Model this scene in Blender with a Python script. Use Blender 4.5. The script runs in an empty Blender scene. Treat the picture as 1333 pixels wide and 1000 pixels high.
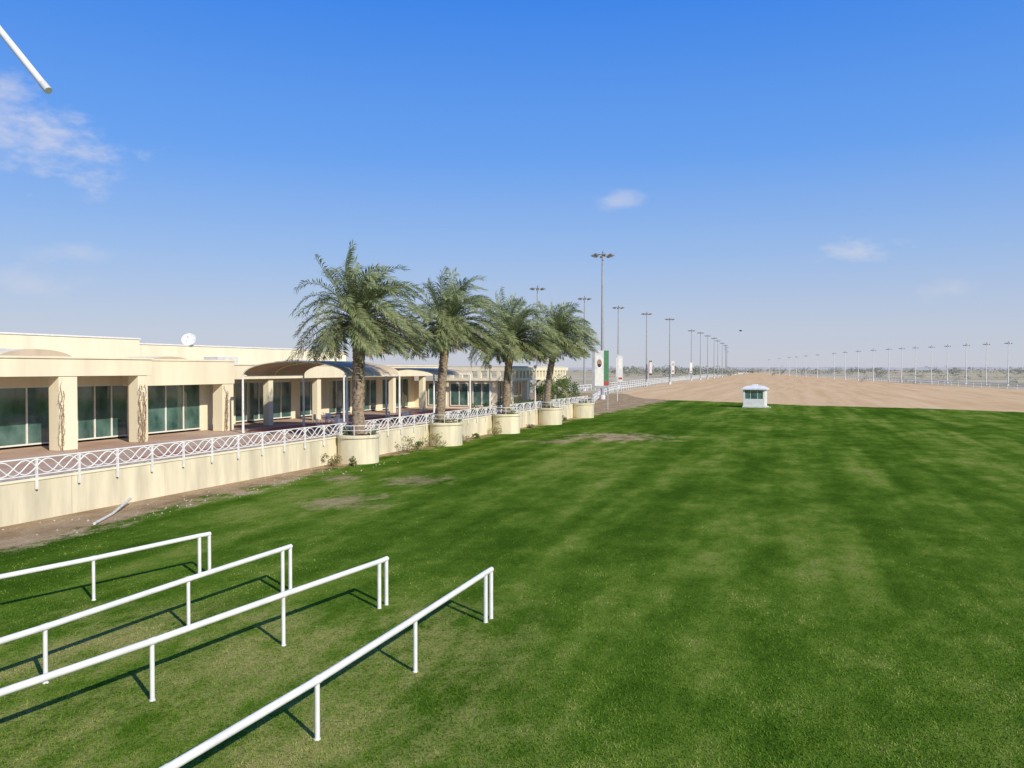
import bpy, math, random
import numpy as np
from mathutils import Vector, Matrix, noise as mnoise
random.seed(7)
scene=bpy.context.scene
R=math.radians
# ------------------------------------------------------------ materials
def newmat(name):
    m=bpy.data.materials.new(name); m.use_nodes=True
    nt=m.node_tree; b=nt.nodes['Principled BSDF']
    return m,nt,b
def N(nt,t,**k):
    n=nt.nodes.new(t)
    for a,v in k.items(): setattr(n,a,v)
    return n
def ramp(nt,fac,stops):
    r=N(nt,'ShaderNodeValToRGB'); e=r.color_ramp.elements
    while len(e)<len(stops): e.new(0.5)
    for i,(p,c) in enumerate(stops):
        e[i].position=p; e[i].color=(c[0],c[1],c[2],1) if isinstance(c,(tuple,list)) else (c,c,c,1)
    nt.links.new(fac,r.inputs[0]); return r.outputs[0]
def noisen(nt,vec,scale,detail=4,rough=0.55):
    n=N(nt,'ShaderNodeTexNoise'); n.inputs['Scale'].default_value=scale
    n.inputs['Detail'].default_value=detail; n.inputs['Roughness'].default_value=rough
    if vec is not None: nt.links.new(vec,n.inputs['Vector'])
    return n.outputs['Fac']
def stretch(nt,vec,deg,sx,sy):
    mp=N(nt,'ShaderNodeMapping',vector_type='TEXTURE'); mp.inputs['Rotation'].default_value=(0,0,R(-deg)); mp.inputs['Scale'].default_value=(sx,sy,1)
    nt.links.new(vec,mp.inputs[0]); return mp.outputs[0]
def mix(nt,f,a,b,mode='MIX'):
    m=N(nt,'ShaderNodeMix',data_type='RGBA',blend_type=mode)
    for sock,v in ((m.inputs[0],f),(m.inputs[6],a),(m.inputs[7],b)):
        if isinstance(v,bpy.types.NodeSocket): nt.links.new(v,sock)
        elif isinstance(v,(tuple,list)): sock.default_value=(v[0],v[1],v[2],1)
        else: sock.default_value=v
    return m.outputs[2]
def mth(nt,op,a,b=None,clamp=False):
    m=N(nt,'ShaderNodeMath',operation=op,use_clamp=clamp)
    for i,v in enumerate((a,b)):
        if v is None: continue
        if isinstance(v,bpy.types.NodeSocket): nt.links.new(v,m.inputs[i])
        else: m.inputs[i].default_value=v
    return m.outputs[0]
def simple(name,col,rough=0.6,var=0.12,scale=3.0,bump=0.0,metal=0.0,streak=False,fine=40):
    m,nt,b=newmat(name)
    pos=N(nt,'ShaderNodeNewGeometry').outputs['Position']
    v=pos
    if streak:
        mp=N(nt,'ShaderNodeMapping'); mp.inputs['Scale'].default_value=(1,1,0.15)
        nt.links.new(pos,mp.inputs[0]); v=mp.outputs[0]
    n1=noisen(nt,v,scale,4 if streak else 2,0.65)
    dark=tuple(c*(1-var*1.6) for c in col); lite=tuple(min(1,c*(1+var*0.8)) for c in col)
    c=ramp(nt,n1,[(0.3,dark),(0.65,lite)])
    nt.links.new(c,b.inputs['Base Color'])
    b.inputs['Roughness'].default_value=rough; b.inputs['Metallic'].default_value=metal
    if bump>0:
        bp=N(nt,'ShaderNodeBump'); bp.inputs['Strength'].default_value=bump; bp.inputs['Distance'].default_value=0.02
        nt.links.new(noisen(nt,pos,fine,2),bp.inputs['Height']); nt.links.new(bp.outputs[0],b.inputs['Normal'])
    return m
M={}
M['white']=simple('white_paint',(0.74,0.74,0.72),0.4,0.08,2.5)
M['cream']=simple('cream_render',(0.77,0.70,0.51),0.8,0.07,0.7,0.15,streak=True)
M['cream2']=simple('wall_render',(0.66,0.60,0.43),0.85,0.18,0.9,0.25,streak=True)
M['roof']=simple('roof_membrane',(0.5,0.46,0.38),0.9,0.1,0.5)
M['soil']=simple('planter_soil',(0.12,0.08,0.05),0.95,0.3,6,0.5)
M['canvas']=simple('canopy_fabric',(0.54,0.43,0.30),0.8,0.08,0.8)
M['frame']=simple('window_frame',(0.74,0.72,0.66),0.5,0.05,3)
M['galv']=simple('galvanised_steel',(0.36,0.37,0.38),0.45,0.1,2,metal=0.2)
M['galvw']=simple('pale_steel',(0.62,0.62,0.60),0.5,0.1,2)
M['dark']=simple('dark_metal',(0.10,0.10,0.105),0.5,0.2,3)
M['lamp']=simple('lamp_housing',(0.25,0.25,0.26),0.4,0.1,3,metal=0.3)
M['red']=simple('red_cloth',(0.40,0.07,0.06),0.8,0.1,3)
M['green']=simple('green_cloth',(0.07,0.21,0.10),0.8,0.1,3)
M['black']=simple('black_cloth',(0.03,0.03,0.03),0.8,0.1,3)
M['skin']=simple('printed_skin',(0.35,0.2,0.13),0.7,0.1,3)
M['carpet']=simple('red_carpet',(0.34,0.09,0.06),0.95,0.15,3)
M['pipe']=simple('plastic_pipe',(0.62,0.60,0.55),0.5,0.1,3)
M['vine']=simple('vine_stem',(0.36,0.26,0.16),0.9,0.3,8)
M['vineleaf']=simple('vine_leaf',(0.30,0.24,0.13),0.9,0.4,8)
M['stone']=simple('stone',(0.42,0.38,0.32),0.9,0.2,5)
# glass
m,nt,b=newmat('tinted_glass'); M['glass']=m
pos=N(nt,'ShaderNodeNewGeometry').outputs['Position']
mp=N(nt,'ShaderNodeMapping'); mp.inputs['Scale'].default_value=(0.5,0.5,0.35); nt.links.new(pos,mp.inputs[0])
nt.links.new(ramp(nt,noisen(nt,mp.outputs[0],1.4,4),[(0.35,(0.02,0.065,0.055)),(0.62,(0.10,0.19,0.165))]),b.inputs['Base Color'])
b.inputs['Roughness'].default_value=0.06; b.inputs['IOR'].default_value=1.85
bp=N(nt,'ShaderNodeBump'); bp.inputs['Strength'].default_value=0.05; bp.inputs['Distance'].default_value=0.05
nt.links.new(noisen(nt,pos,0.6,1),bp.inputs['Height']); nt.links.new(bp.outputs[0],b.inputs['Normal'])
# tiles
m,nt,b=newmat('terrace_tiles'); M['tiles']=m
tc=N(nt,'ShaderNodeTexCoord').outputs['Object']
br=N(nt,'ShaderNodeTexBrick'); br.inputs['Scale'].default_value=1.6
br.inputs['Color1'].default_value=(0.44,0.29,0.20,1); br.inputs['Color2'].default_value=(0.37,0.23,0.16,1); br.inputs['Mortar'].default_value=(0.47,0.38,0.29,1)
br.inputs['Mortar Size'].default_value=0.012; nt.links.new(tc,br.inputs['Vector'])
nt.links.new(mix(nt,0.5,br.outputs['Color'],ramp(nt,noisen(nt,tc,0.35,4),[(0.35,(0.38,0.22,0.15)),(0.65,(0.60,0.48,0.36))])),b.inputs['Base Color'])
b.inputs['Roughness'].default_value=0.7
# bark
m,nt,b=newmat('palm_bark'); M['bark']=m
pos=N(nt,'ShaderNodeNewGeometry').outputs['Position']
nt.links.new(ramp(nt,noisen(nt,pos,6,4,0.7),[(0.3,(0.13,0.095,0.065)),(0.7,(0.38,0.30,0.21))]),b.inputs['Base Color']); b.inputs['Roughness'].default_value=0.95
def leafmat(name,c0,c1,trans=0.25,scale=2.0):
    m,nt,b=newmat(name)
    pos=N(nt,'ShaderNodeNewGeometry').outputs['Position']
    c=ramp(nt,noisen(nt,pos,scale,2,0.7),[(0.3,c0),(0.7,c1)])
    nt.links.new(c,b.inputs['Base Color']); b.inputs['Roughness'].default_value=0.55
    b.inputs['Specular IOR Level'].default_value=0.25
    if trans>0:
        tr=N(nt,'ShaderNodeBsdfTranslucent'); nt.links.new(c,tr.inputs[0])
        ms=N(nt,'ShaderNodeMixShader'); ms.inputs[0].default_value=trans
        nt.links.new(b.outputs[0],ms.inputs[1]); nt.links.new(tr.outputs[0],ms.inputs[2])
        nt.links.new(ms.outputs[0],nt.nodes['Material Output'].inputs[0])
    return m
M['palm']=leafmat('palm_leaf',(0.16,0.205,0.075),(0.34,0.38,0.185),0.3)
M['palmdry']=leafmat('palm_leaf_dry',(0.28,0.22,0.11),(0.44,0.36,0.20),0.2)
M['bush']=leafmat('bush_leaf',(0.045,0.08,0.015),(0.13,0.18,0.045),0.15)
M['drybush']=leafmat('dry_bush',(0.11,0.12,0.035),(0.28,0.25,0.11),0.15)
M['far']=leafmat('far_tree_leaf',(0.15,0.165,0.12),(0.28,0.28,0.22),0,0.1)

TA=Vector((-19.2,30.3,0)); TH=R(68.5)
TM=Matrix.Translation(TA)@Matrix.Rotation(TH,4,'Z')
EX,EY=math.cos(TH),math.sin(TH)

def groundmat(name,kind):
    m,nt,b=newmat(name)
    pos=N(nt,'ShaderNodeNewGeometry').outputs['Position']
    if kind=='grass':
        st=noisen(nt,stretch(nt,pos,19,2.0,34),1.0,2,0.55)
        blot=noisen(nt,stretch(nt,pos,19,1,1.9),0.6,5,0.75)
        patch=noisen(nt,stretch(nt,pos,19,1,2.0),0.11,2,0.6)
        fine=noisen(nt,pos,16,4,0.8)
        sm=mth(nt,'ADD',mth(nt,'MULTIPLY',st,0.31),mth(nt,'ADD',mth(nt,'MULTIPLY',blot,0.42),mth(nt,'MULTIPLY',patch,0.34)))
        c=ramp(nt,sm,[(0.445,(0.050,0.110,0.010)),(0.525,(0.088,0.168,0.017)),(0.58,(0.145,0.226,0.031)),(0.67,(0.28,0.305,0.082))])
        sx=N(nt,'ShaderNodeSeparateXYZ'); nt.links.new(pos,sx.inputs[0])
        dx=mth(nt,'ABSOLUTE',mth(nt,'ADD',sx.outputs[0],5.5)); dy=mth(nt,'ABSOLUTE',mth(nt,'ADD',sx.outputs[1],-14.0))
        zone=mth(nt,'SUBTRACT',1.0,mth(nt,'MAXIMUM',mth(nt,'MULTIPLY',dx,0.15),mth(nt,'MULTIPLY',dy,0.14)),True)
        zone=mth(nt,'MULTIPLY',zone,3.0,True)
        zn=ramp(nt,mth(nt,'ADD',mth(nt,'MULTIPLY',blot,0.7),mth(nt,'MULTIPLY',fine,0.3)),[(0.44,0.0),(0.60,1.0)])
        c=mix(nt,mth(nt,'MULTIPLY',mth(nt,'MULTIPLY',zone,zn),0.8),c,(0.36,0.33,0.12))
        f3=ramp(nt,fine,[(0.32,(0.30,0.31,0.28)),(0.5,(0.95,0.95,0.95)),(0.66,(1.0,0.98,0.9))])
        c=mix(nt,1.0,c,f3,'MULTIPLY')
        dotn=N(nt,'ShaderNodeVectorMath',operation='DOT_PRODUCT'); nt.links.new(pos,dotn.inputs[0]); dotn.inputs[1].default_value=(-EY,EX,0)
        tt=mth(nt,'SUBTRACT',dotn.outputs['Value'],(-EY*TA.x+EX*TA.y))
        dots=N(nt,'ShaderNodeVectorMath',operation='DOT_PRODUCT'); nt.links.new(pos,dots.inputs[0]); dots.inputs[1].default_value=(EX,EY,0)
        ss=mth(nt,'SUBTRACT',dots.outputs['Value'],(EX*TA.x+EY*TA.y))
        w=mth(nt,'MAXIMUM',mth(nt,'SUBTRACT',3.9,mth(nt,'MULTIPLY',ss,0.10)),1.4)
        ed=mth(nt,'ADD',mth(nt,'ADD',tt,w),mth(nt,'MULTIPLY',mth(nt,'SUBTRACT',blot,0.5),6.0))
        ed=mth(nt,'ADD',ed,mth(nt,'MULTIPLY',mth(nt,'SUBTRACT',fine,0.5),2.2))
        ed=mth(nt,'MULTIPLY',ed,1.1,True)
        for (px,py,rr,am) in ((9.0,70,5.2,.9),(-7.6,36,2.6,.6),(-5.0,43,2.2,.55),(3.2,66,2.4,.6),(-9.5,44,1.8,.7)):
            ds=N(nt,'ShaderNodeVectorMath',operation='DISTANCE'); nt.links.new(pos,ds.inputs[0]); ds.inputs[1].default_value=(px,py,0)
            q=mth(nt,'ADD',mth(nt,'SUBTRACT',1.0,mth(nt,'DIVIDE',ds.outputs['Value'],rr)),mth(nt,'MULTIPLY',mth(nt,'SUBTRACT',blot,0.51),3.6))
            q=mth(nt,'MULTIPLY',mth(nt,'MULTIPLY',q,1.3,True),am)
            ed=mth(nt,'MAXIMUM',ed,q)
        soil=ramp(nt,mth(nt,'ADD',mth(nt,'MULTIPLY',blot,0.5),mth(nt,'MULTIPLY',fine,0.5)),[(0.38,(0.22,0.15,0.08)),(0.52,(0.39,0.285,0.17)),(0.66,(0.56,0.45,0.31))])
        c=mix(nt,ed,c,soil)
        bh=fine; bs=0.8; bd=0.05
    elif kind=='sand':
        a=mth(nt,'ADD',mth(nt,'MULTIPLY',noisen(nt,stretch(nt,pos,19,3,60),1,3,0.6),0.6),mth(nt,'MULTIPLY',noisen(nt,pos,0.25,4,0.7),0.4))
        c=ramp(nt,a,[(0.35,(0.54,0.36,0.19)),(0.5,(0.63,0.44,0.25)),(0.66,(0.70,0.52,0.32))]); bh=noisen(nt,pos,3,2); bs=0.25; bd=0.04
    else:
        a=mth(nt,'ADD',mth(nt,'MULTIPLY',noisen(nt,pos,0.012,3,0.6),0.5),mth(nt,'MULTIPLY',noisen(nt,pos,0.12,4,0.75),0.5))
        c=ramp(nt,a,[(0.38,(0.28,0.26,0.15)),(0.5,(0.47,0.41,0.28)),(0.62,(0.62,0.53,0.40))]); bh=noisen(nt,pos,3,2); bs=0.25; bd=0.04
    nt.links.new(c,b.inputs['Base Color']); b.inputs['Roughness'].default_value=1.0
    b.inputs['Specular IOR Level'].default_value=0.0
    bp=N(nt,'ShaderNodeBump'); bp.inputs['Strength'].default_value=bs; bp.inputs['Distance'].default_value=bd
    nt.links.new(bh,bp.inputs['Height']); nt.links.new(bp.outputs[0],b.inputs['Normal'])
    return m
M['grass']=groundmat('lawn_grass','grass'); M['sand']=groundmat('track_sand','sand'); M['desert']=groundmat('desert_ground','desert')
M['hill']=simple('distant_hill',(0.48,0.46,0.44),0.95,0.1,0.01)
m,nt,b=newmat('grass_blade'); M['blade']=m
pos=N(nt,'ShaderNodeNewGeometry').outputs['Position']
nt.links.new(ramp(nt,mth(nt,'ADD',mth(nt,'MULTIPLY',noisen(nt,stretch(nt,pos,19,1,1.9),0.6,3,0.75),0.7),mth(nt,'MULTIPLY',noisen(nt,pos,9,1,0.8),0.3)),[(0.40,(0.07,0.145,0.012)),(0.53,(0.13,0.215,0.026)),(0.64,(0.31,0.32,0.10))]),b.inputs['Base Color']); b.inputs['Roughness'].default_value=0.9; b.inputs['Specular IOR Level'].default_value=0.0

# ------------------------------------------------------------ mesh builder
class MB:
    def __init__(s): s.v=[];s.f=[];s.m=[];s.sm=[];s.mats=[]
    def mi(s,k):
        if k not in s.mats: s.mats.append(k)
        return s.mats.index(k)
    def face(s,pts,k,smooth=False):
        i=len(s.v); s.v+= [tuple(p) for p in pts]; s.f.append(tuple(range(i,i+len(pts)))); s.m.append(s.mi(k)); s.sm.append(smooth)
    def box(s,x0,x1,y0,y1,z0,z1,k,mt=None):
        c=[Vector((x,y,z)) for z in (z0,z1) for y in (y0,y1) for x in (x0,x1)]
        if mt is not None: c=[mt@p for p in c]
        i=len(s.v); s.v+=[tuple(p) for p in c]
        for q in ((0,2,3,1),(4,5,7,6),(0,1,5,4),(2,6,7,3),(0,4,6,2),(1,3,7,5)):
            s.f.append(tuple(i+a for a in q)); s.m.append(s.mi(k)); s.sm.append(False)
    def tube(s,pts,r,k,n=8,cap=True):
        pts=[Vector(p) for p in pts]; rs=r if isinstance(r,(list,tuple)) else [r]*len(pts)
        d0=(pts[1]-pts[0]).normalized()
        u=d0.orthogonal().normalized()
        base=len(s.v)
        for j,p in enumerate(pts):
            d=(pts[min(j+1,len(pts)-1)]-pts[max(j-1,0)]).normalized()
            u=(u-d*u.dot(d)); u=u.normalized() if u.length>1e-5 else d.orthogonal().normalized()
            w=d.cross(u)
            for a in range(n):
                t=2*math.pi*a/n; s.v.append(tuple(p+(u*math.cos(t)+w*math.sin(t))*rs[j]))
        for j in range(len(pts)-1):
            for a in range(n):
                b=(a+1)%n
                s.f.append((base+j*n+a,base+j*n+b,base+(j+1)*n+b,base+(j+1)*n+a)); s.m.append(s.mi(k)); s.sm.append(True)
        if cap:
            for j,o in ((0,-1),(len(pts)-1,1)):
                ring=[s.v[base+j*n+a] for a in range(n)]
                if o<0: ring=ring[::-1]
                s.face(ring,k)
    def lathe(s,prof,k,n=32,c=(0,0,0),smooth=False):
        base=len(s.v)
        for (r,z) in prof:
            for a in range(n):
                t=2*math.pi*a/n; s.v.append((c[0]+r*math.cos(t),c[1]+r*math.sin(t),c[2]+z))
        for j in range(len(prof)-1):
            for a in range(n):
                b=(a+1)%n; s.f.append((base+j*n+a,base+j*n+b,base+(j+1)*n+b,base+(j+1)*n+a)); s.m.append(s.mi(k)); s.sm.append(smooth)
    def build(s,name,mat=None,parent=None,bevel=0):
        me=bpy.data.meshes.new(name); me.from_pydata(s.v,[],s.f)
        for k in s.mats: me.materials.append(M[k])
        me.polygons.foreach_set('material_index',s.m); me.polygons.foreach_set('use_smooth',s.sm); me.update()
        o=bpy.data.objects.new(name,me); scene.collection.objects.link(o)
        if parent: o.parent=parent
        elif mat is not None: o.matrix_world=mat
        if bevel:
            bv=o.modifiers.new('bevel','BEVEL'); bv.width=bevel; bv.segments=2; bv.limit_method='ANGLE'
        return o
def empty(name,mat=None):
    o=bpy.data.objects.new(name,None); scene.collection.objects.link(o)
    if mat is not None: o.matrix_world=mat
    return o

# ------------------------------------------------------------ ground
g=MB(); g.face([(-5000,-300,0),(6000,-300,0),(6000,9000,0),(-5000,9000,0)],'desert'); g.build('ground')
g=MB()
left=[(30,60),(26,172),(27,207),(64,331),(120,500),(189,700),(330,1120),(520,1700)]
right=[(560,1650),(352,1150),(255,700),(185,420),(160,320),(146,233),(140,60)]
me_pts=[(x,y,0.02) for x,y in (left+right)]
g.face(me_pts[::-1],'sand'); g.build('dirt_track')
g=MB()
edge=[(-90,205),(5,200),(19,196),(27,190),(25.5,163),(30,153.5),(36.8,146.5),(42,139),(47.9,131),(54.5,126),(61.5,121),(70,110.5),(82,98),(110,75),(200,30),(200,-60),(-90,-60)]
ed2=[]
for i in range(len(edge)):
    a=edge[i]; b=edge[(i+1)%len(edge)]
    n=12 if 1<i<12 else 1
    for j in range(n):
        t=j/n; x=a[0]+(b[0]-a[0])*t; y=a[1]+(b[1]-a[1])*t
        w=0.5 if n>1 else 0
        ed2.append((x+random.uniform(-w,w)*0.6,y+random.uniform(-w,w),0.04))
g.face(ed2[::-1],'grass'); g.build('lawn')
rng=np.random.default_rng(3)
nb=330000
Y=8.0+rng.exponential(5.5,nb); X=(rng.random(nb)*2-1)*0.72*Y
keep=(((X-TA.x)*(-EY)+(Y-TA.y)*EX)<-3.5)&(Y<34)&(rng.random(nb)<0.5)
X=X[keep];Y=Y[keep];nb=len(X)
h=rng.uniform(0.02,0.05,nb); ang=rng.uniform(0,6.283,nb); w=rng.uniform(0.004,0.008,nb)*(0.6+Y/18); lx=rng.normal(0,0.02,nb); ly=rng.normal(0,0.02,nb)
V=np.zeros((nb,3,3))
V[:,0,0]=X-np.cos(ang)*w;V[:,0,1]=Y-np.sin(ang)*w;V[:,0,2]=0.04
V[:,1,0]=X+np.cos(ang)*w;V[:,1,1]=Y+np.sin(ang)*w;V[:,1,2]=0.04
V[:,2,0]=X+lx;V[:,2,1]=Y+ly;V[:,2,2]=0.04+h
me=bpy.data.meshes.new('grass'); me.vertices.add(nb*3); me.vertices.foreach_set('co',V.ravel())
me.loops.add(nb*3); me.loops.foreach_set('vertex_index',np.arange(nb*3,dtype=np.int32))
me.polygons.add(nb); me.polygons.foreach_set('loop_start',np.arange(0,nb*3,3,dtype=np.int32)); me.update(calc_edges=True)
me.materials.append(M['blade']); o=bpy.data.objects.new('grass',me); scene.collection.objects.link(o)

# ------------------------------------------------------------ lane barriers (x,y,height)
barriers=[
 [(-0.50,19.15,1.27),(-0.62,18.84,1.27),(-1.90,15.75,1.16),(-3.13,12.86,1.06),(-4.35,10.0,1.03),(-5.6,7.0,1.0),(-6.8,4.1,1.0)],
 [(-3.17,20.25,1.27),(-3.30,19.95,1.27),(-4.92,17.26,1.20),(-6.46,14.38,1.17),(-8.05,11.5,1.17),(-9.6,8.6,1.17)],
 [(-5.98,21.65,1.27),(-6.10,21.35,1.27),(-7.43,18.42,1.23),(-8.84,15.18,1.17),(-10.3,12.0,1.15),(-11.7,8.9,1.15)],
 [(-8.78,23.3,1.27),(-8.97,23.05,1.27),(-10.77,20.66,1.18),(-12.7,18.0,1.15),(-14.6,15.4,1.15)]]
for B in barriers:
    g=MB(); r=0.062
    pts=[Vector((x,y,h-r)) for x,y,h in B]
    d=(pts[0]-pts[1]).normalized(); pts[0]=pts[0]+d*0.03
    g.tube(pts,r,'white',16)
    for i,(x,y,h) in enumerate(B):
        g.tube([(x,y,-0.05),(x,y,h-r)],0.042 if i>1 else 0.05,'white',12)
        g.tube([(x,y,0.03),(x,y,0.055)],0.056,'white',12)
    for i in range(2,len(B)):
        p=pts[i]; q=(pts[i-1]-pts[i]).normalized()
        g.tube([p-q*0.06,p+q*0.06],r+0.006,'white',16)
    g.build('lane_barrier_rail')

# ------------------------------------------------------------ terrace & wall
g=MB(); g.box(-22,79.6,0.27,34,0,1.5,'tiles'); g.build('terrace',TM)
g=MB()
x=-22
while x<80:
    g.box(x,min(x+4.98,80),0,0.25,-0.1,1.62,'cream2'); x+=5.0
g.box(-22.02,80.02,-0.04,0.30,1.62,1.72,'cream'); g.box(-22,80,0.02,0.24,-0.1,1.615,'soil')
g.box(79.75,80,0.25,34,-0.1,1.62,'cream2'); g.box(79.7,80.05,0.3,34,1.62,1.72,'cream')
g.build('retaining_wall',TM)
g=MB()
g.box(9,79,3.2,3.5,1.503,1.512,'carpet'); g.box(26,60,6.0,10.5,1.503,1.515,'carpet')
g.build('walkway_carpet',TM)
g=MB(); sp=1.93; s=1.35-sp*11
ss=[]
while s<79.5: ss.append(s); s+=sp
for i,a in enumerate(ss):
    g.box(a-0.04,a+0.04,-0.13,-0.045,1.28,2.54,'white')
    if i+1<len(ss):
        b=ss[i+1]
        for z,rr in ((2.50,0.035),(1.84,0.028)): g.tube([(a,-0.08,z),(b,-0.08,z)],rr,'white',6)
        n=12
        for ph in (0,math.pi/2,math.pi):
            P=[(a+(b-a)*j/n,-0.08,2.17+0.28*math.sin(ph+2*math.pi*j/n)) for j in range(n+1)]
            g.tube(P,0.030,'white',5,False)
g.build('terrace_railing',TM)

# ------------------------------------------------------------ planters, palms
def leafcloud(g,c,rad,n,size,k,seedclumps=8,flat=0.8):
    c=Vector(c)
    cl=[]
    for _ in range(seedclumps):
        v=Vector((random.gauss(0,0.5),random.gauss(0,0.5),random.gauss(0,0.45)))
        cl.append(Vector((c.x+v.x*rad[0],c.y+v.y*rad[1],max(c.z+v.z*rad[2],c.z-rad[2]*0.9))))
    for _ in range(n):
        q=random.choice(cl); v=Vector((random.gauss(0,1),random.gauss(0,1),random.gauss(0,1))).normalized()*random.random()**0.4
        p=q+Vector((v.x*rad[0]*0.45,v.y*rad[1]*0.45,v.z*rad[2]*0.45))
        if p.z<0.02: p.z=0.03+random.random()*0.1
        a=Vector((random.gauss(0,1),random.gauss(0,1),random.gauss(0,0.7))).normalized(); b=a.orthogonal().normalized()
        sz=size*random.uniform(0.5,1.2)
        g.face([p-a*sz,p+b*sz*0.5,p+a*sz,p-b*sz*0.5],k)
def palm(base,trunk_h,seed,lean=(0,0),wind=Vector((1,0.1,0)),L0=4.4,tr=0.36):
    rnd=random.Random(seed); g=MB()
    n=34; pts=[];rs=[]
    for i in range(n+1):
        t=i/n
        pts.append((lean[0]*t*t,lean[1]*t*t,trunk_h*t)); rs.append(tr*(1.15-0.15*min(1,t*4))*(1+(0.10 if i%2 else -0.06)))
    g.tube(pts,rs,'bark',14)
    top=Vector(pts[-1])
    for i in range(230):
        t=(i/230)**0.85; z=trunk_h*(0.03+0.97*t); a=i*2.399
        c=Vector((lean[0]*(z/trunk_h)**2,lean[1]*(z/trunk_h)**2,z)); d=Vector((math.cos(a),math.sin(a),0))
        l=0.12+0.22*max(0,t-0.6)*2; rr=tr*0.95
        sd=Vector((-d.y,d.x,0))*0.11
        p0=c+d*rr*0.8; p1=c+d*(rr+l*0.55)+Vector((0,0,l+0.1))
        g.face([p0-sd,p0+sd,p1+sd*0.6,p1-sd*0.6],'bark')
        g.face([p0-sd,p1-sd*0.6,c+d*rr*0.7+Vector((0,0,l))],'bark'); g.face([p0+sd,c+d*rr*0.7+Vector((0,0,l)),p1+sd*0.6],'bark')
    NF=108
    for i in range(NF):
        u=(i+0.5)/NF; az=i*2.39996+rnd.uniform(-0.35,0.35)
        el=R(78)-u**0.95*R(100)+rnd.uniform(-0.15,0.15)
        L=L0*(0.82+0.22*math.sin(math.pi*min(1,u+0.08)))*rnd.uniform(0.84,1.06)
        if u>0.8: L*=0.9
        d=Vector((math.cos(az)*math.cos(el),math.sin(az)*math.cos(el),math.sin(el)))
        p=top+Vector((math.cos(az),math.sin(az),0))*0.22+Vector((0,0,0.25-0.5*u))
        seg=18; P=[p.copy()];D=[d.copy()]
        dry = u>0.96
        gk=0.11+rnd.uniform(-0.02,0.04); wk=0.028+0.035*rnd.random()
        for j in range(seg):
            t=j/seg
            hz=math.sqrt(d.x*d.x+d.y*d.y)
            d=(d+Vector((0,0,-1))*gk*(0.35+1.2*t)*(0.3+hz*0.8)*(1.0 if d.z>-0.55 else 0.1)+wind*wk*(0.2+1.6*t)).normalized()
            p=p+d*(L/seg); P.append(p.copy());D.append(d.copy())
        k='palmdry' if dry else 'palm'
        g.tube(P,[0.045*(1-0.85*j/seg)+0.004 for j in range(seg+1)],'palmdry' if u>0.5 else k,4,False)
        side0=D[2].cross(Vector((0,0,1)))
        if side0.length<0.1: side0=Vector((-math.sin(az),math.cos(az),0))
        side0.normalize()
        nl=54; twist=rnd.uniform(-0.6,0.6)
        for q in range(nl):
            t=0.13+0.87*q/(nl-1); f=t*seg; j=min(int(f),seg-1); fr=f-j
            pp=P[j].lerp(P[j+1],fr); dd=D[j+1]
            sd=(side0-dd*side0.dot(dd)).normalized(); up=sd.cross(dd)
            if up.z<0 and abs(dd.z)<0.9: up=-up
            sd=(sd+up*twist*t).normalized()
            ll=(0.26+0.50*math.sin(math.pi*min(1,(t-0.08)*0.95))**0.7)*rnd.uniform(0.75,1.2)
            for sg in (-1,1):
                v=(sd*sg*0.95+dd*(0.45+0.35*t)+up*rnd.uniform(0.1,0.6)+wind*0.18+Vector((0,0,-0.08))+Vector((rnd.gauss(0,.12),rnd.gauss(0,.12),rnd.gauss(0,.12)))).normalized()
                mid=pp+v*ll*0.5; tip=pp+(v+Vector((0,0,-0.22))+wind*0.10).normalized()*ll
                wv=(dd-v*dd.dot(v)).normalized()*0.030
                g.face([pp-wv*0.5,mid-wv,tip,mid+wv],k)
    for i in range(7):
        a=rnd.uniform(0,6.28); P=[top+Vector((math.cos(a)*0.3*j/2,math.sin(a)*0.3*j/2,0.2+0.25*math.sin(j*0.6)-0.06*j*j*0.35)) for j in range(6)]
        g.tube(P,0.025,'palmdry',4,False)
    return g.build('palm_tree',Matrix.Translation(Vector(base)))
pl=[]
for k in range(5):
    sx=23.0+12.6*k; c=TM@Vector((sx,-1.05,0)); pl.append(c)
    g=MB()
    g.lathe([(1.30,-0.1),(1.30,1.62)],'cream2',48,smooth=True)
    g.lathe([(1.30,1.62),(1.38,1.65),(1.38,1.80),(1.36,1.83),(1.16,1.83),(1.16,1.7),(0.0,1.72)],'cream2',48)
    g.lathe([(1.15,1.74),(0.6,1.80),(0.0,1.82)],'soil',24)
    pts=[(1.36*math.cos(a*math.pi/18),1.36*math.sin(a*math.pi/18),2.45) for a in range(37)]
    g.tube(pts,0.028,'white',6,False)
    g.tube([(x,y,2.15) for x,y,z in pts],0.018,'white',6,False)
    for a in range(8): g.tube([(1.36*math.cos(a*math.pi/4),1.36*math.sin(a*math.pi/4),1.80),(1.36*math.cos(a*math.pi/4),1.36*math.sin(a*math.pi/4),2.45)],0.025,'white',6)
    for _ in range(3):
        a=random.uniform(0,6.28); leafcloud(g,(0.75*math.cos(a),0.75*math.sin(a),2.0),(0.4,0.4,0.3),90,0.07,'bush',4)
    g.build('round_planter',Matrix.Translation(c))
W=Vector((1,0.15,0))
palm(pl[0]+Vector((0,0,1.75)),7.35,11,(0.1,0.1),W,5.0,0.37)
palm(pl[1]+Vector((-0.4,0,1.75)),7.7,12,(0.6,0),W,4.8,0.33)
palm(pl[2]+Vector((0,0,1.75)),7.0,13,(0.6,0),W,4.7,0.33)
palm(pl[3]+Vector((-0.3,0,1.75)),7.5,14,(1.2,0),W,4.5,0.32)

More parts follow.
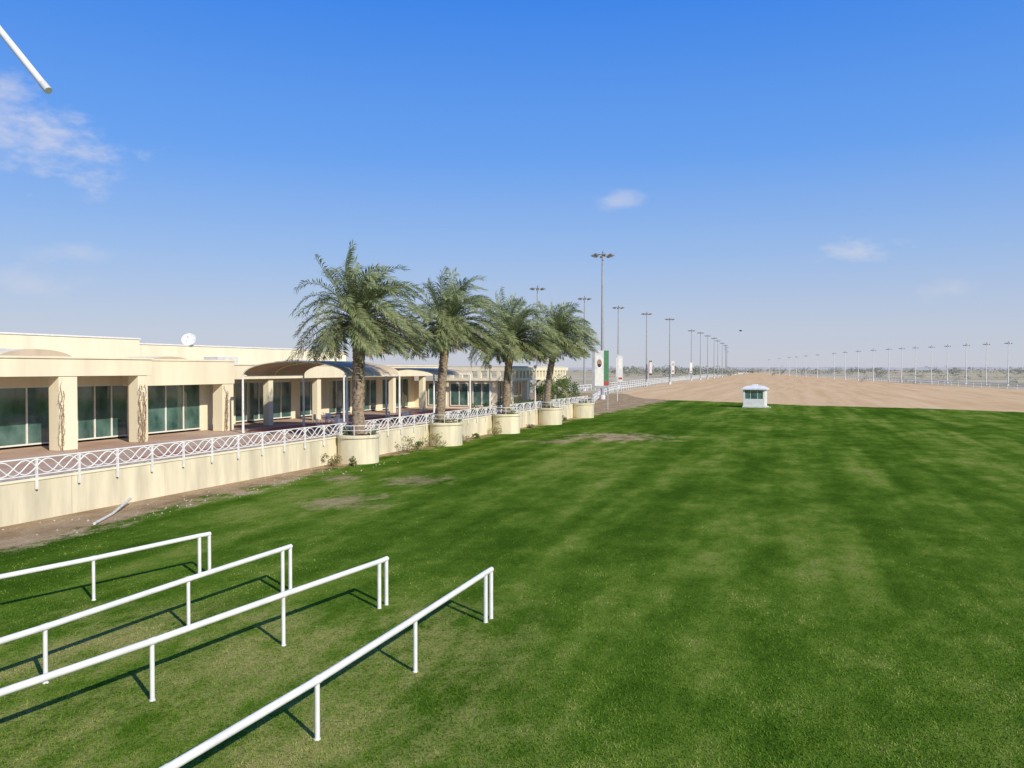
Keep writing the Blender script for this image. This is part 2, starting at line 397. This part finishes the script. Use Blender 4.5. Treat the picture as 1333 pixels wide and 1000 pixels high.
# ------------------------------------------------------------ clubhouse
CB=empty('clubhouse_building',TM)
def part(g,name,bevel=0): return g.build(name,None,CB,bevel)
Z0=1.51
def windows(gw,gf,s0,s1,t,z0,z1,n):
    gw.box(s0,s1,t,t+0.03,z0,z1,'glass')
    w=(s1-s0)/n
    for i in range(n+1):
        x=s0+i*w; gf.box(x-0.045,x+0.045,t-0.06,t+0.06,z0,z1,'frame')
    for z in (z0,z1-0.09): gf.box(s0-0.04,s1+0.04,t-0.05,t+0.055,z,z+0.09,'frame')
wl=MB(); gl=MB(); fr=MB(); co=MB(); rf=MB(); be=MB()
TW=13.5
segs=[(-12,-8.5),(-7,-3),(-1,3),(4.5,8.2),(9.6,13.2),(14.7,18.5),(20.1,25.0)]
prev=-16
for (a,b) in segs:
    wl.box(prev,a-0.003,TW,TW+0.3,Z0,5.0,'cream'); prev=b+0.003
    windows(gl,fr,a,b,TW+0.08,Z0+0.12,5.0,3 if b-a>3.6 else 2)
wl.box(prev,26.2,TW,TW+0.3,Z0,5.0,'cream')
wl.box(-16,26.2,TW,TW+0.3,5.003,6.3,'cream')
for a,w,t in ((-9,1.1,10),(-2,1.1,10),(4.6,1.1,10),(10.6,1.15,10),(16.0,0.7,10)):
    co.box(a,a+w,t,t+0.8,Z0,5.58,'cream')
co.box(25.0,26.15,11.5,12.4,Z0,4.9,'cream'); co.box(17.6,18.2,11.5,12.2,Z0,4.9,'cream')
be.box(-16,17.0,9.95,10.85,5.583,6.55,'cream'); be.box(-16,17.05,9.88,10.0,6.55,6.66,'cream')
be.box(17.06,26.2,11.45,12.4,4.903,6.50,'cream'); be.box(17.06,26.25,11.40,12.4,6.503,6.62,'cream')
rf.box(-16,17,10.86,13.49,6.0,6.3,'roof'); rf.box(17.06,26.2,12.41,13.49,5.6,6.2,'roof')
rf.box(-16,26.2,13.5,40,6.31,6.45,'roof')
TW=16
wl.box(26.2,26.5,13.81,16,Z0,6.3,'cream')
prev=26.5
for (a,b,n) in ((27.5,30.5,2),(31.6,39.0,5),(40.2,43.6,2),(44.8,48.6,3),(49.8,53.6,3),(54.8,60.6,4)):
    wl.box(prev,a-0.003,TW,TW+0.3,Z0,4.9,'cream'); prev=b+0.003
    windows(gl,fr,a,b,TW+0.08,Z0+0.12,4.9,n)
wl.box(prev,62,TW,TW+0.3,Z0,4.9,'cream'); wl.box(26.5,62,TW,TW+0.3,4.903,6.3,'cream')
for a in (31,37.5,44,50.5,57):
    co.box(a,a+0.55,12.2,12.75,Z0,5.2,'cream')
be.box(26.22,61.9,12.0,12.9,5.203,6.25,'cream'); be.box(26.25,61.9,11.94,12.2,6.253,6.36,'cream')
rf.box(26.25,61.9,12.91,15.99,5.8,6.1,'roof'); rf.box(26.25,62,16.01,40,6.1,6.25,'roof')
wl.box(62,62.3,5.6,16,Z0,4.6,'cream')
for y in (6.3,9.1,11.9):
    gl.box(61.93,61.96,y,y+2.2,Z0+0.3,4.4,'glass')
    for yy in (y,y+1.1,y+2.2): fr.box(61.88,61.998,yy-0.05,yy+0.05,Z0+0.3,4.4,'frame')
    for zz in (Z0+0.3,4.35): fr.box(61.89,61.997,y-0.05,y+2.25,zz-0.05,zz+0.05,'frame')
def slotbeam(s0,s1,t0,t1,along='s'):
    be.box(s0,s1,t0,t1,4.65,4.95,'cream'); be.box(s0,s1,t0,t1,5.75,6.15,'cream')
    if along=='s':
        x=s0
        while x<s1-0.2: be.box(x,x+0.45,t0+0.02,t1-0.02,4.953,5.747,'cream'); x+=1.15
    else:
        y=t0
        while y<t1-0.2: be.box(s0+0.02,s1-0.02,y,y+0.45,4.953,5.747,'cream'); y+=1.15
slotbeam(61.2,82,3.6,4.1,'s'); slotbeam(60.9,61.197,3.6,11.9,'t')
for a in (61.2,66.2,71.2,76.2,81.3): co.box(a,a+0.7,3.55,4.15,Z0 if a<79 else 0,4.647,'cream')
wl.box(62.3,82,9,9.3,Z0,4.6,'cream'); rf.box(61.25,82,4.15,30,6.16,6.3,'roof')
for a in (63.5,68,72.5,77): windows(gl,fr,a,a+3.2,8.93,Z0+0.1,4.3,3)
wl.box(-16,27.6,22,22.4,6.46,8.3,'cream'); wl.box(27.3,27.6,22.41,38,6.46,8.3,'cream'); be.box(-16.05,27.68,21.93,22.4,8.303,8.42,'frame')
rf.box(-16,27.28,22.41,38,8.1,8.25,'roof')
wl.box(27.62,60,24,24.4,6.26,8.0,'cream'); be.box(27.62,60.05,23.93,24.4,8.003,8.12,'frame')
rf.box(27.62,60,24.41,38,7.8,7.95,'roof')
wl.box(-16,60,38.01,38.3,0,6.3,'cream'); wl.box(-16.3,-16.003,10,38,0,6.3,'cream')
rf.box(12,14,16,18,6.46,7.2,'galvw'); rf.box(33,35.5,19,20.5,6.26,7.0,'galvw'); rf.box(44,46,19,20.5,6.26,6.9,'galvw')
for (c,hw,t0,t1,z,hh) in ((12.6,2.6,14.2,18,6.45,0.7),(22.5,1.9,13.8,17,6.45,0.4)):
    n=14
    for j in range(n):
        a0=math.pi*j/n; a1=math.pi*(j+1)/n
        p=[(c-hw*math.cos(a),t,z+hh*math.sin(a)) for a,t in ((a0,t0),(a0,t1),(a1,t1),(a1,t0))]
        rf.face(p,'cream',True)
    rf.face([(c-hw*math.cos(math.pi*j/n),t0,z+hh*math.sin(math.pi*j/n)) for j in range(n+1)],'canvas')
part(wl,'walls',0); part(gl,'glazing'); part(fr,'window_frames'); part(co,'columns',0.02); part(be,'beams_and_parapets',0.015); part(rf,'roof')
def table_set(s,t):
    g=MB(); g.lathe([(0.0,0.74),(0.5,0.74),(0.5,0.70),(0.0,0.70)],'white',20); g.tube([(0,0,0),(0,0,0.7)],0.04,'galv',8); g.tube([(0,0,0),(0,0,0.03)],0.28,'galv',12)
    g.build('terrace_table',Matrix.Translation(TM@Vector((s,t,1.5))))
    for k in range(3):
        a=k*2.1+s; g=MB()
        g.box(-0.22,0.22,-0.22,0.22,0.42,0.46,'white'); g.box(-0.22,0.22,0.19,0.22,0.46,0.88,'white')
        for x in (-0.2,0.2):
            for y in (-0.2,0.2): g.tube([(x,y,0),(x,y,0.42)],0.015,'galv',6)
        p=TM@Vector((s+0.85*math.sin(a),t-0.85*math.cos(a),1.5)); g.build('terrace_chair',Matrix.Translation(p)@Matrix.Rotation(TH+a+math.pi,4,'Z'))
for s,t in ((29,5),(33.5,8.5),(39,4.8)): table_set(s,t)
# satellite dish
g=MB()
prof=[(0.62*j/8,0.24*(j/8)**2) for j in range(9)]
g.lathe(prof,'white',24,smooth=True); g.lathe([(0.62,0.24),(0.62,0.21),(0.35,0.04),(0.0,-0.03)],'galvw',24)
for a in (0,2.1,4.2): g.tube([(0.5*math.cos(a),0.5*math.sin(a),0.17),(0,0,0.62)],0.012,'galv',5)
g.tube([(0,0,0.56),(0,0,0.68)],0.05,'galv',8)
dl=TM@Vector((35.3,24.2,8.5))
DM=Matrix.Rotation(R(62),4,Vector((1,0.15,0)))
g.v=[tuple(DM@Vector(v)) for v in g.v]
g.tube([(0,0,-0.6),(0,0.05,-0.05)],0.05,'galv',8)
g.build('satellite_dish',Matrix.Translation(dl))
# shade canopies
for sc in (24.4,37.0):
    g=MB(); n=18; t0,t1=0.7,9.2; L=7.0
    hh=1.05 if sc<30 else 0.55
    def arc(j,s):
        a=math.pi*j/n; return Vector((s,(t0+t1)/2-(t1-t0)/2*math.cos(a),5.5+hh*math.sin(a)**0.9))
    m=6
    for i in range(m):
        for j in range(n):
            g.face([arc(j,sc+L*i/m),arc(j+1,sc+L*i/m),arc(j+1,sc+L*(i+1)/m),arc(j,sc+L*(i+1)/m)],'canvas',True)
    for s in (sc,sc+L/2,sc+L): g.tube([arc(j,s)-Vector((0,0,0.04)) for j in range(n+1)],0.05,'cream',6,False)
    for t in (t0,t1): g.tube([(sc,t,5.5),(sc+L,t,5.5)],0.05,'white',6)
    for s in (sc,sc+L):
        for t in (t0,t1): g.tube([(s,t,1.5),(s,t,5.5)],[0.09,0.07],'white',10)
    g.build('shade_canopy',TM)
for s in (48.5,61):
    g=MB(); g.tube([(0,0,0),(0,0,4.5)],[0.08,0.05],'white',8); g.tube([(0,0,0),(0,0,0.15)],0.14,'white',10); g.lathe([(0,4.5),(0.16,4.52),(0.2,4.75),(0.0,4.9)],'white',12)
    g.build('terrace_lamp_post',Matrix.Translation(TM@Vector((s,0.7,1.5))))
def vine(s,t,z1,w,n=12):
    g=MB()
    for _ in range(n):
        x=s+random.uniform(-w,w); y=t-0.04; z=1.5; P=[(x,y,z)]
        top=random.uniform(0.6,1)*(z1-1.5)+1.5
        while z<top:
            z+=0.22; x+=random.uniform(-0.09,0.09); x=max(s-w*1.2,min(s+w*1.2,x)); y=t-0.03-random.random()*0.10
            P.append((x,y,z))
            for _ in range(2):
                p=Vector((x+random.gauss(0,.06),y-random.random()*.1,z+random.gauss(0,.1))); a=Vector((random.gauss(0,1),random.gauss(0,.5),random.gauss(0,1))).normalized()*0.035; b=a.orthogonal()*0.6
                g.face([p-a,p+b,p+a,p-b],'vineleaf')
        g.tube(P,0.014,'vine',4,False)
    g.build('climbing_vine',TM)
vine(10.68,9.98,5.2,0.14,5); vine(16.25,9.98,5.2,0.28,10); vine(25.2,11.48,4.8,0.18,7)
def shrub(s,t,r,k,n=320,z=0.04,size=0.07,name='shrub'):
    g=MB()
    leafcloud(g,(0,0,r*0.55+z),(r,r,r*0.75),n,size,k)
    for _ in range(8):
        a=random.uniform(0,6.28); g.tube([(0,0,z),(math.cos(a)*r*.4,math.sin(a)*r*.4,z+r*0.8)],0.012,'vine',4,False)
    c=TM@Vector((s,t,0)); g.build(name,Matrix.Translation(c))
for s,t,r,k in ((20.4,-1.0,0.6,'drybush'),(21.2,-1.8,0.4,'drybush'),(29.5,-0.9,0.8,'drybush'),(31.2,-1.0,0.5,'bush'),(34.0,-1.0,0.95,'drybush'),(38.5,-1.0,0.6,'drybush'),(42,-0.8,0.4,'bush'),(45.6,-1,0.7,'drybush'),(55,-0.9,0.5,'drybush'),(66,-0.9,0.5,'bush')):
    shrub(s,t,r,k)
g=MB()
for i in range(34):
    s=46+i*1.0; leafcloud(g,(s,1.6+random.uniform(-.2,.2),2.1+random.uniform(-.1,.25)),(0.7,0.6,0.6),130,0.09,'bush',5)
g.build('hedge',TM)
for (s,t,h,r) in ((70,3,4.2,1.5),(74.5,2.6,4.4,1.6),(78.5,2.6,3.8,1.5)):
    g=MB(); g.tube([(0,0,1.5),(0.1,0,2.5),(0,0.1,h-0.4)],[0.1,0.08,0.04],'bark',6)
    leafcloud(g,(0,0,h-0.5),(r,r,r*0.8),1300,0.13,'bush',16); g.build('small_tree',Matrix.Translation(TM@Vector((s,t,0))))
g=MB(); g.tube([(-15.9,30.6,0.10),(-16.2,32.6,0.12),(-16.6,35.0,0.35)],0.055,'pipe',8); g.build('drain_pipe')
g=MB()
for i in range(110):
    s=random.uniform(-3,24); t=-random.uniform(0.4,3.6); p=TM@Vector((s,t,0.05)); r=random.uniform(0.02,0.06)
    ring=[(p.x+r*math.cos(a)*random.uniform(.7,1.1),p.y+r*math.sin(a)*random.uniform(.7,1.1),0.04) for a in (0,1.05,2.1,3.14,4.2,5.2)]
    tp=(p.x,p.y,0.04+r*0.9)
    for j in range(6): g.face([ring[j],ring[(j+1)%6],tp],'stone')
g.build('loose_stones')

# ------------------------------------------------------------ judges' kiosk
g=MB()
KM=Matrix.Translation((37.7,125.0,0))@Matrix.Rotation(R(-24),4,'Z')
w=1.6
g.box(-w-0.1,w+0.1,-w-0.1,w+0.1,0,0.25,'galvw')
g.box(-w,w,-w,w,0.25,1.35,'white')
for x in (-w,w-0.28):
    for y in (-w,w-0.28): g.box(x,x+0.28,y,y+0.28,1.353,2.75,'white')
for k in (0,1,2,3):
    mt=Matrix.Rotation(k*math.pi/2,4,'Z')
    if k==1:
        g.box(-w+0.28,w-0.28,-w+0.03,-w+0.12,1.353,2.748,'white',mt); g.box(-0.45,0.45,-w-0.03,-w+0.02,0.3,2.4,'frame',mt)
    else:
        g.box(-w+0.28,w-0.28,-w+0.10,-w+0.13,1.353,2.748,'glass',mt)
        for x in (-0.55,0.5): g.box(x,x+0.06,-w+0.06,-w+0.17,1.353,2.748,'frame',mt)
e=w+0.3
g.box(-e,e,-e,e,2.752,2.98,'white')
def ringq(r0,z0,r1,z1):
    c0=[(-r0,-r0,z0),(r0,-r0,z0),(r0,r0,z0),(-r0,r0,z0)]; c1=[(-r1,-r1,z1),(r1,-r1,z1),(r1,r1,z1),(-r1,r1,z1)]
    for i in range(4): g.face([c0[i],c0[(i+1)%4],c1[(i+1)%4],c1[i]],'white')
ringq(e-0.1,2.983,1.2,3.3); ringq(1.2,3.3,0.4,3.45); g.box(-0.4,0.4,-0.4,0.4,3.452,3.6,'white')
for i in range(2): g.box(w+0.1+0.3*i,w+0.4+0.3*i,-0.5,0.5,0,0.2-0.1*i,'galvw')
g.build('judges_kiosk',KM,None,0.02)

# ------------------------------------------------------------ masts
def mast(x,y,h,big=1.0,steel='galv'):
    g=MB()
    g.tube([(0,0,0),(0,0,h)],[0.32*big,0.16*big],steel,12)
    g.tube([(0,0,0),(0,0,0.9)],0.5*big,'galvw',12)
    R0=1.7*big
    pts=[(R0*math.cos(a*math.pi/8),R0*0.8*math.sin(a*math.pi/8),h-0.2) for a in range(17)]
    g.tube(pts,0.07*big,'galv',6,False)
    for a in range(8):
        t=a*math.pi/4; c=Vector((R0*math.cos(t),R0*.8*math.sin(t),h-0.25))
        g.tube([(0,0,h+0.1),c],0.05*big,'galv',5)
        mt=Matrix.Translation(c+Vector((0,0,-0.05)))@Matrix.Rotation(t,4,'Z')@Matrix.Rotation(R(-25),4,'Y')
        g.box(-0.28*big,0.28*big,-0.30*big,0.30*big,-0.13*big,0.13*big,'lamp',mt)
    g.tube([(0,0,h),(0,0,h+0.5)],0.1*big,'dark',6)
    g.build('floodlight_mast',Matrix.Translation((x,y,0)))
mast(17.6,157,28.2,1.15)
for x,y in ((6.0,190),(19.5,217),(32.8,249),(46.2,277),(60,307),(88.7,399),(99,424),(112,462),(125,499),(139,545),(155,595),(172,650),(190,715),(212,800),(240,900)): mast(x,y,25,0.95)
for x,y in ((171,278),(170.5,290),(170,302),(170,315),(170,327),(170,340),(169.5,351),(170,364),(172,384),(175.5,409),(180,436),(186,466),(195,515),(204,560),(213,604),(220,640),(235,710),(255,800)): mast(x,y,15,0.65,'galvw')
def banner(x,y,z0,z1,w,cols):
    g=MB(); g.tube([(0,0,0),(0,0,z1+0.3)],0.08,'galvw',8)
    for z in (z0,z1): g.tube([(0,0,z),(w+0.1,0,z)],0.04,'galvw',6)
    dz=(z1-z0)
    for i,(a,b,c,d,k) in enumerate(cols): g.box(0.1+a*w,0.1+b*w,-0.02-0.004*i,0.02+0.004*i,z0+c*dz,z0+d*dz,k)
    g.build('vertical_banner',Matrix.Translation((x,y,0)))
UAE=[(0,1,0,1,'galvw'),(0,1,0,0.12,'black'),(0,0.22,0,1,'red'),(0.22,1,0.88,1,'green')]
RW=[(0,1,0,1,'galvw'),(0.2,0.8,0.15,0.28,'red'),(0.3,0.7,0.65,0.85,'skin')]
WH=[(0,1,0,1,'galvw'),(0.2,0.8,0.5,0.9,'frame'),(0.1,0.9,0.08,0.16,'red')]
banner(31.6,245,3.6,9.2,1.2,WH); banner(46.5,275,3.8,8.8,1.1,UAE); banner(60.2,305,4.0,8.8,1.1,RW); banner(87,395,4,9.0,1.2,WH)
banner(19.6,150,3.6,8.4,0.9,WH)
g=MB()
for x in (-1.1,1.1): g.box(x-0.08,x+0.08,0.05,0.2,0,8.6,'galv')
g.box(-1.2,1.2,-0.05,0.05,3.2,8.6,'galvw')
g.box(0.5,1.2,-0.058,-0.052,4.2,8.6,'green'); g.box(-1.2,-0.8,-0.058,-0.052,3.2,8.6,'galv'); g.box(-1.2,1.2,-0.062,-0.054,3.2,3.5,'galv')
def disc(cx,cz,rx,rz,y,k): g.face([(cx+rx*math.cos(a*math.pi/12),y,cz+rz*math.sin(a*math.pi/12)) for a in range(24)],k)
disc(-0.15,6.9,0.58,1.0,-0.066,'white'); disc(-0.15,6.8,0.36,0.55,-0.070,'skin'); disc(-0.15,6.45,0.26,0.24,-0.073,'black')
g.face([(-0.8,-0.067,3.55),(0.45,-0.067,3.55),(0.42,-0.067,5.5),(0.1,-0.067,6.1),(-0.4,-0.067,6.1),(-0.75,-0.067,5.5)],'frame')
g.box(0.5,1.2,-0.061,-0.059,3.55,4.2,'red')
g.build('portrait_billboard',Matrix.Translation((12.7,116,0)))

# ------------------------------------------------------------ track fences
def fence(path,name,h=1.3,sp=5.0,rails=(1.25,),rad=0.09):
    g=MB()
    P=[Vector((x,y,0)) for x,y in path]
    for a,b in zip(P,P[1:]):
        n=max(1,int((b-a).length/sp))
        for z in rails: g.tube([a+Vector((0,0,z)),b+Vector((0,0,z))],rad,'white',6)
        for i in range(n):
            p=a.lerp(b,i/n); g.tube([p,p+Vector((0,0,rails[0]))],rad*0.7,'white',6)
    g.build(name)
fence([(14,140),(19,172),(26,207),(43,262),(64,331),(120,500),(189,700),(330,1120)],'track_fence',1.3,4,(1.35,0.75),0.12)
fence([(8,175),(19,214),(36,268),(57,335),(112,505),(178,705)],'track_fence',1.3,5,(1.6,0.9),0.12)
fence([(142,200),(146,233),(160,320),(185,420),(255,700),(352,1150)],'track_fence',1.3,6,(1.5,0.8),0.12)

# ------------------------------------------------------------ distant trees
g=MB()
for i in range(330):
    if i<110: y=random.uniform(600,950); px=random.uniform(795,950)
    elif i<270: y=random.uniform(650,1500); px=random.uniform(955,1400)
    else: y=random.uniform(300,700); px=random.uniform(1120,1400)
    x=(px-666.5)/1050*y
    if i>=270: hh=random.uniform(1.2,3.0)
    elif i<110: hh=random.uniform(5,9)*(y/900)**0.5
    else: hh=random.uniform(3.5,7)*(y/900)**0.5
    leafcloud(g,(x,y,hh*0.55),(hh*random.uniform(0.6,1.4),hh*0.6,hh*0.5),70,hh*0.13,'far',6)
for i in range(200):
    y=random.uniform(900,1600); x=-1000+i*13+random.uniform(-5,5); hh=random.uniform(5,7)
    leafcloud(g,(x,y,hh*0.55),(hh*1.2,hh*0.6,hh*0.5),40,hh*0.16,'far',5)
g.build('distant_trees')
g=MB()
def HH(i): return 12+14*max(0,mnoise.noise((i*0.13,3.1,0)))+4*mnoise.noise((i*0.6,0,0))
for i in range(90):
    x0=-4000+i*100;x1=x0+100
    g.face([(x0,3800,0),(x1,3800,0),(x1,4300,HH(i+1)),(x0,4300,HH(i))],'hill',True)
g.build('hills')
g=MB(); g.tube([(-0.3,0,0),(0,0,0.02),(0.28,0,0)],[0.02,0.09,0.01],'dark',6)
for sg in (-1,1): g.face([(0.1,0,0.03),(0.05,sg*0.35,0.22),(-0.05,sg*0.75,0.1),(-0.12,0,0.03)],'dark')
g.build('bird',Matrix.Translation((34,120,11.6)))
g=MB()
a=Vector((-2.288,4.0,7.375)); b=Vector((-3.391,4.48,8.577))
g.tube([a,a+(b-a)*0.02,b],[0.014,0.017,0.017],'white',12); g.tube([a-(b-a).normalized()*0.01,a+(b-a).normalized()*0.05],0.019,'galvw',12)
g.build('awning_strut')

# ------------------------------------------------------------ world, sun, camera
az=math.atan2(0.6,-0.8)
el=R(33)
w=bpy.data.worlds.new('World'); scene.world=w; w.use_nodes=True; nt=w.node_tree
bg=nt.nodes['Background']
sky=N(nt,'ShaderNodeTexSky'); sky.sky_type='NISHITA'; sky.sun_disc=False; sky.sun_elevation=el; sky.sun_rotation=az
sky.air_density=1.0; sky.dust_density=0.8; sky.ozone_density=2.5
tc=N(nt,'ShaderNodeTexCoord').outputs['Generated']
sx=N(nt,'ShaderNodeSeparateXYZ'); nt.links.new(tc,sx.inputs[0])
grad=ramp(nt,sx.outputs[2],[(0.0,(0.60,0.62,0.70)),(0.05,(0.52,0.59,0.74)),(0.14,(0.32,0.50,0.84)),(0.25,(0.14,0.37,0.90)),(0.42,(0.04,0.24,0.86)),(0.8,(0.03,0.15,0.55))])
sc10=N(nt,'ShaderNodeVectorMath',operation='SCALE'); nt.links.new(grad,sc10.inputs[0]); sc10.inputs['Scale'].default_value=10.0
base=mix(nt,0.88,sky.outputs[0],sc10.outputs[0])
mpp=N(nt,'ShaderNodeMapping'); mpp.inputs['Scale'].default_value=(1,1,2.0); nt.links.new(tc,mpp.inputs[0])
nz=noisen(nt,mpp.outputs[0],20,4,0.6)
nzo=mth(nt,'MULTIPLY',mth(nt,'SUBTRACT',nz,0.5),2.4)
tot=None
for (px,py,a,b,st) in ((50,190,0.115,0.048,0.72),(0,125,0.055,0.04,0.55),(805,262,0.042,0.016,0.40),(1110,327,0.062,0.018,0.6),(1240,375,0.05,0.018,0.25),(95,330,0.06,0.014,0.25),(30,368,0.12,0.02,0.25)):
    c=Vector(((px-666.5)/1050,1,(480-py)/1050)).normalized()
    sb=N(nt,'ShaderNodeVectorMath',operation='SUBTRACT'); nt.links.new(tc,sb.inputs[0]); sb.inputs[1].default_value=c
    dv=N(nt,'ShaderNodeVectorMath',operation='DIVIDE'); nt.links.new(sb.outputs[0],dv.inputs[0]); dv.inputs[1].default_value=(a,a,b)
    ln=N(nt,'ShaderNodeVectorMath',operation='LENGTH'); nt.links.new(dv.outputs[0],ln.inputs[0])
    q=mth(nt,'ADD',mth(nt,'SUBTRACT',0.8,ln.outputs['Value']),nzo)
    mr=N(nt,'ShaderNodeMapRange',interpolation_type='SMOOTHSTEP'); nt.links.new(q,mr.inputs['Value']); mr.inputs['From Min'].default_value=-0.1; mr.inputs['From Max'].default_value=1.1
    q=mth(nt,'MULTIPLY',mr.outputs[0],st)
    tot=q if tot is None else mth(nt,'MAXIMUM',tot,q)
c=mix(nt,tot,base,(7.6,7.4,7.8))
nt.links.new(c,bg.inputs[0]); bg.inputs[1].default_value=0.10
sd=bpy.data.lights.new('sun','SUN'); sd.energy=5.0; sd.angle=R(0.5); sd.color=(1,0.92,0.77)
so=bpy.data.objects.new('sun',sd); scene.collection.objects.link(so)
dirv=Vector((-0.6*math.cos(el),0.8*math.cos(el),-math.sin(el)))
so.rotation_euler=dirv.to_track_quat('-Z','Y').to_euler()
cam=bpy.data.cameras.new('camera'); co_=bpy.data.objects.new('camera',cam); scene.collection.objects.link(co_)
cam.sensor_width=36; cam.lens=36*1050/1333; cam.clip_end=20000; cam.clip_start=0.1
co_.location=(0,0,6); co_.rotation_euler=(R(90-1.09),0,0)
scene.camera=co_
scene.view_settings.view_transform='Standard'; scene.view_settings.look='None'; scene.view_settings.exposure=0
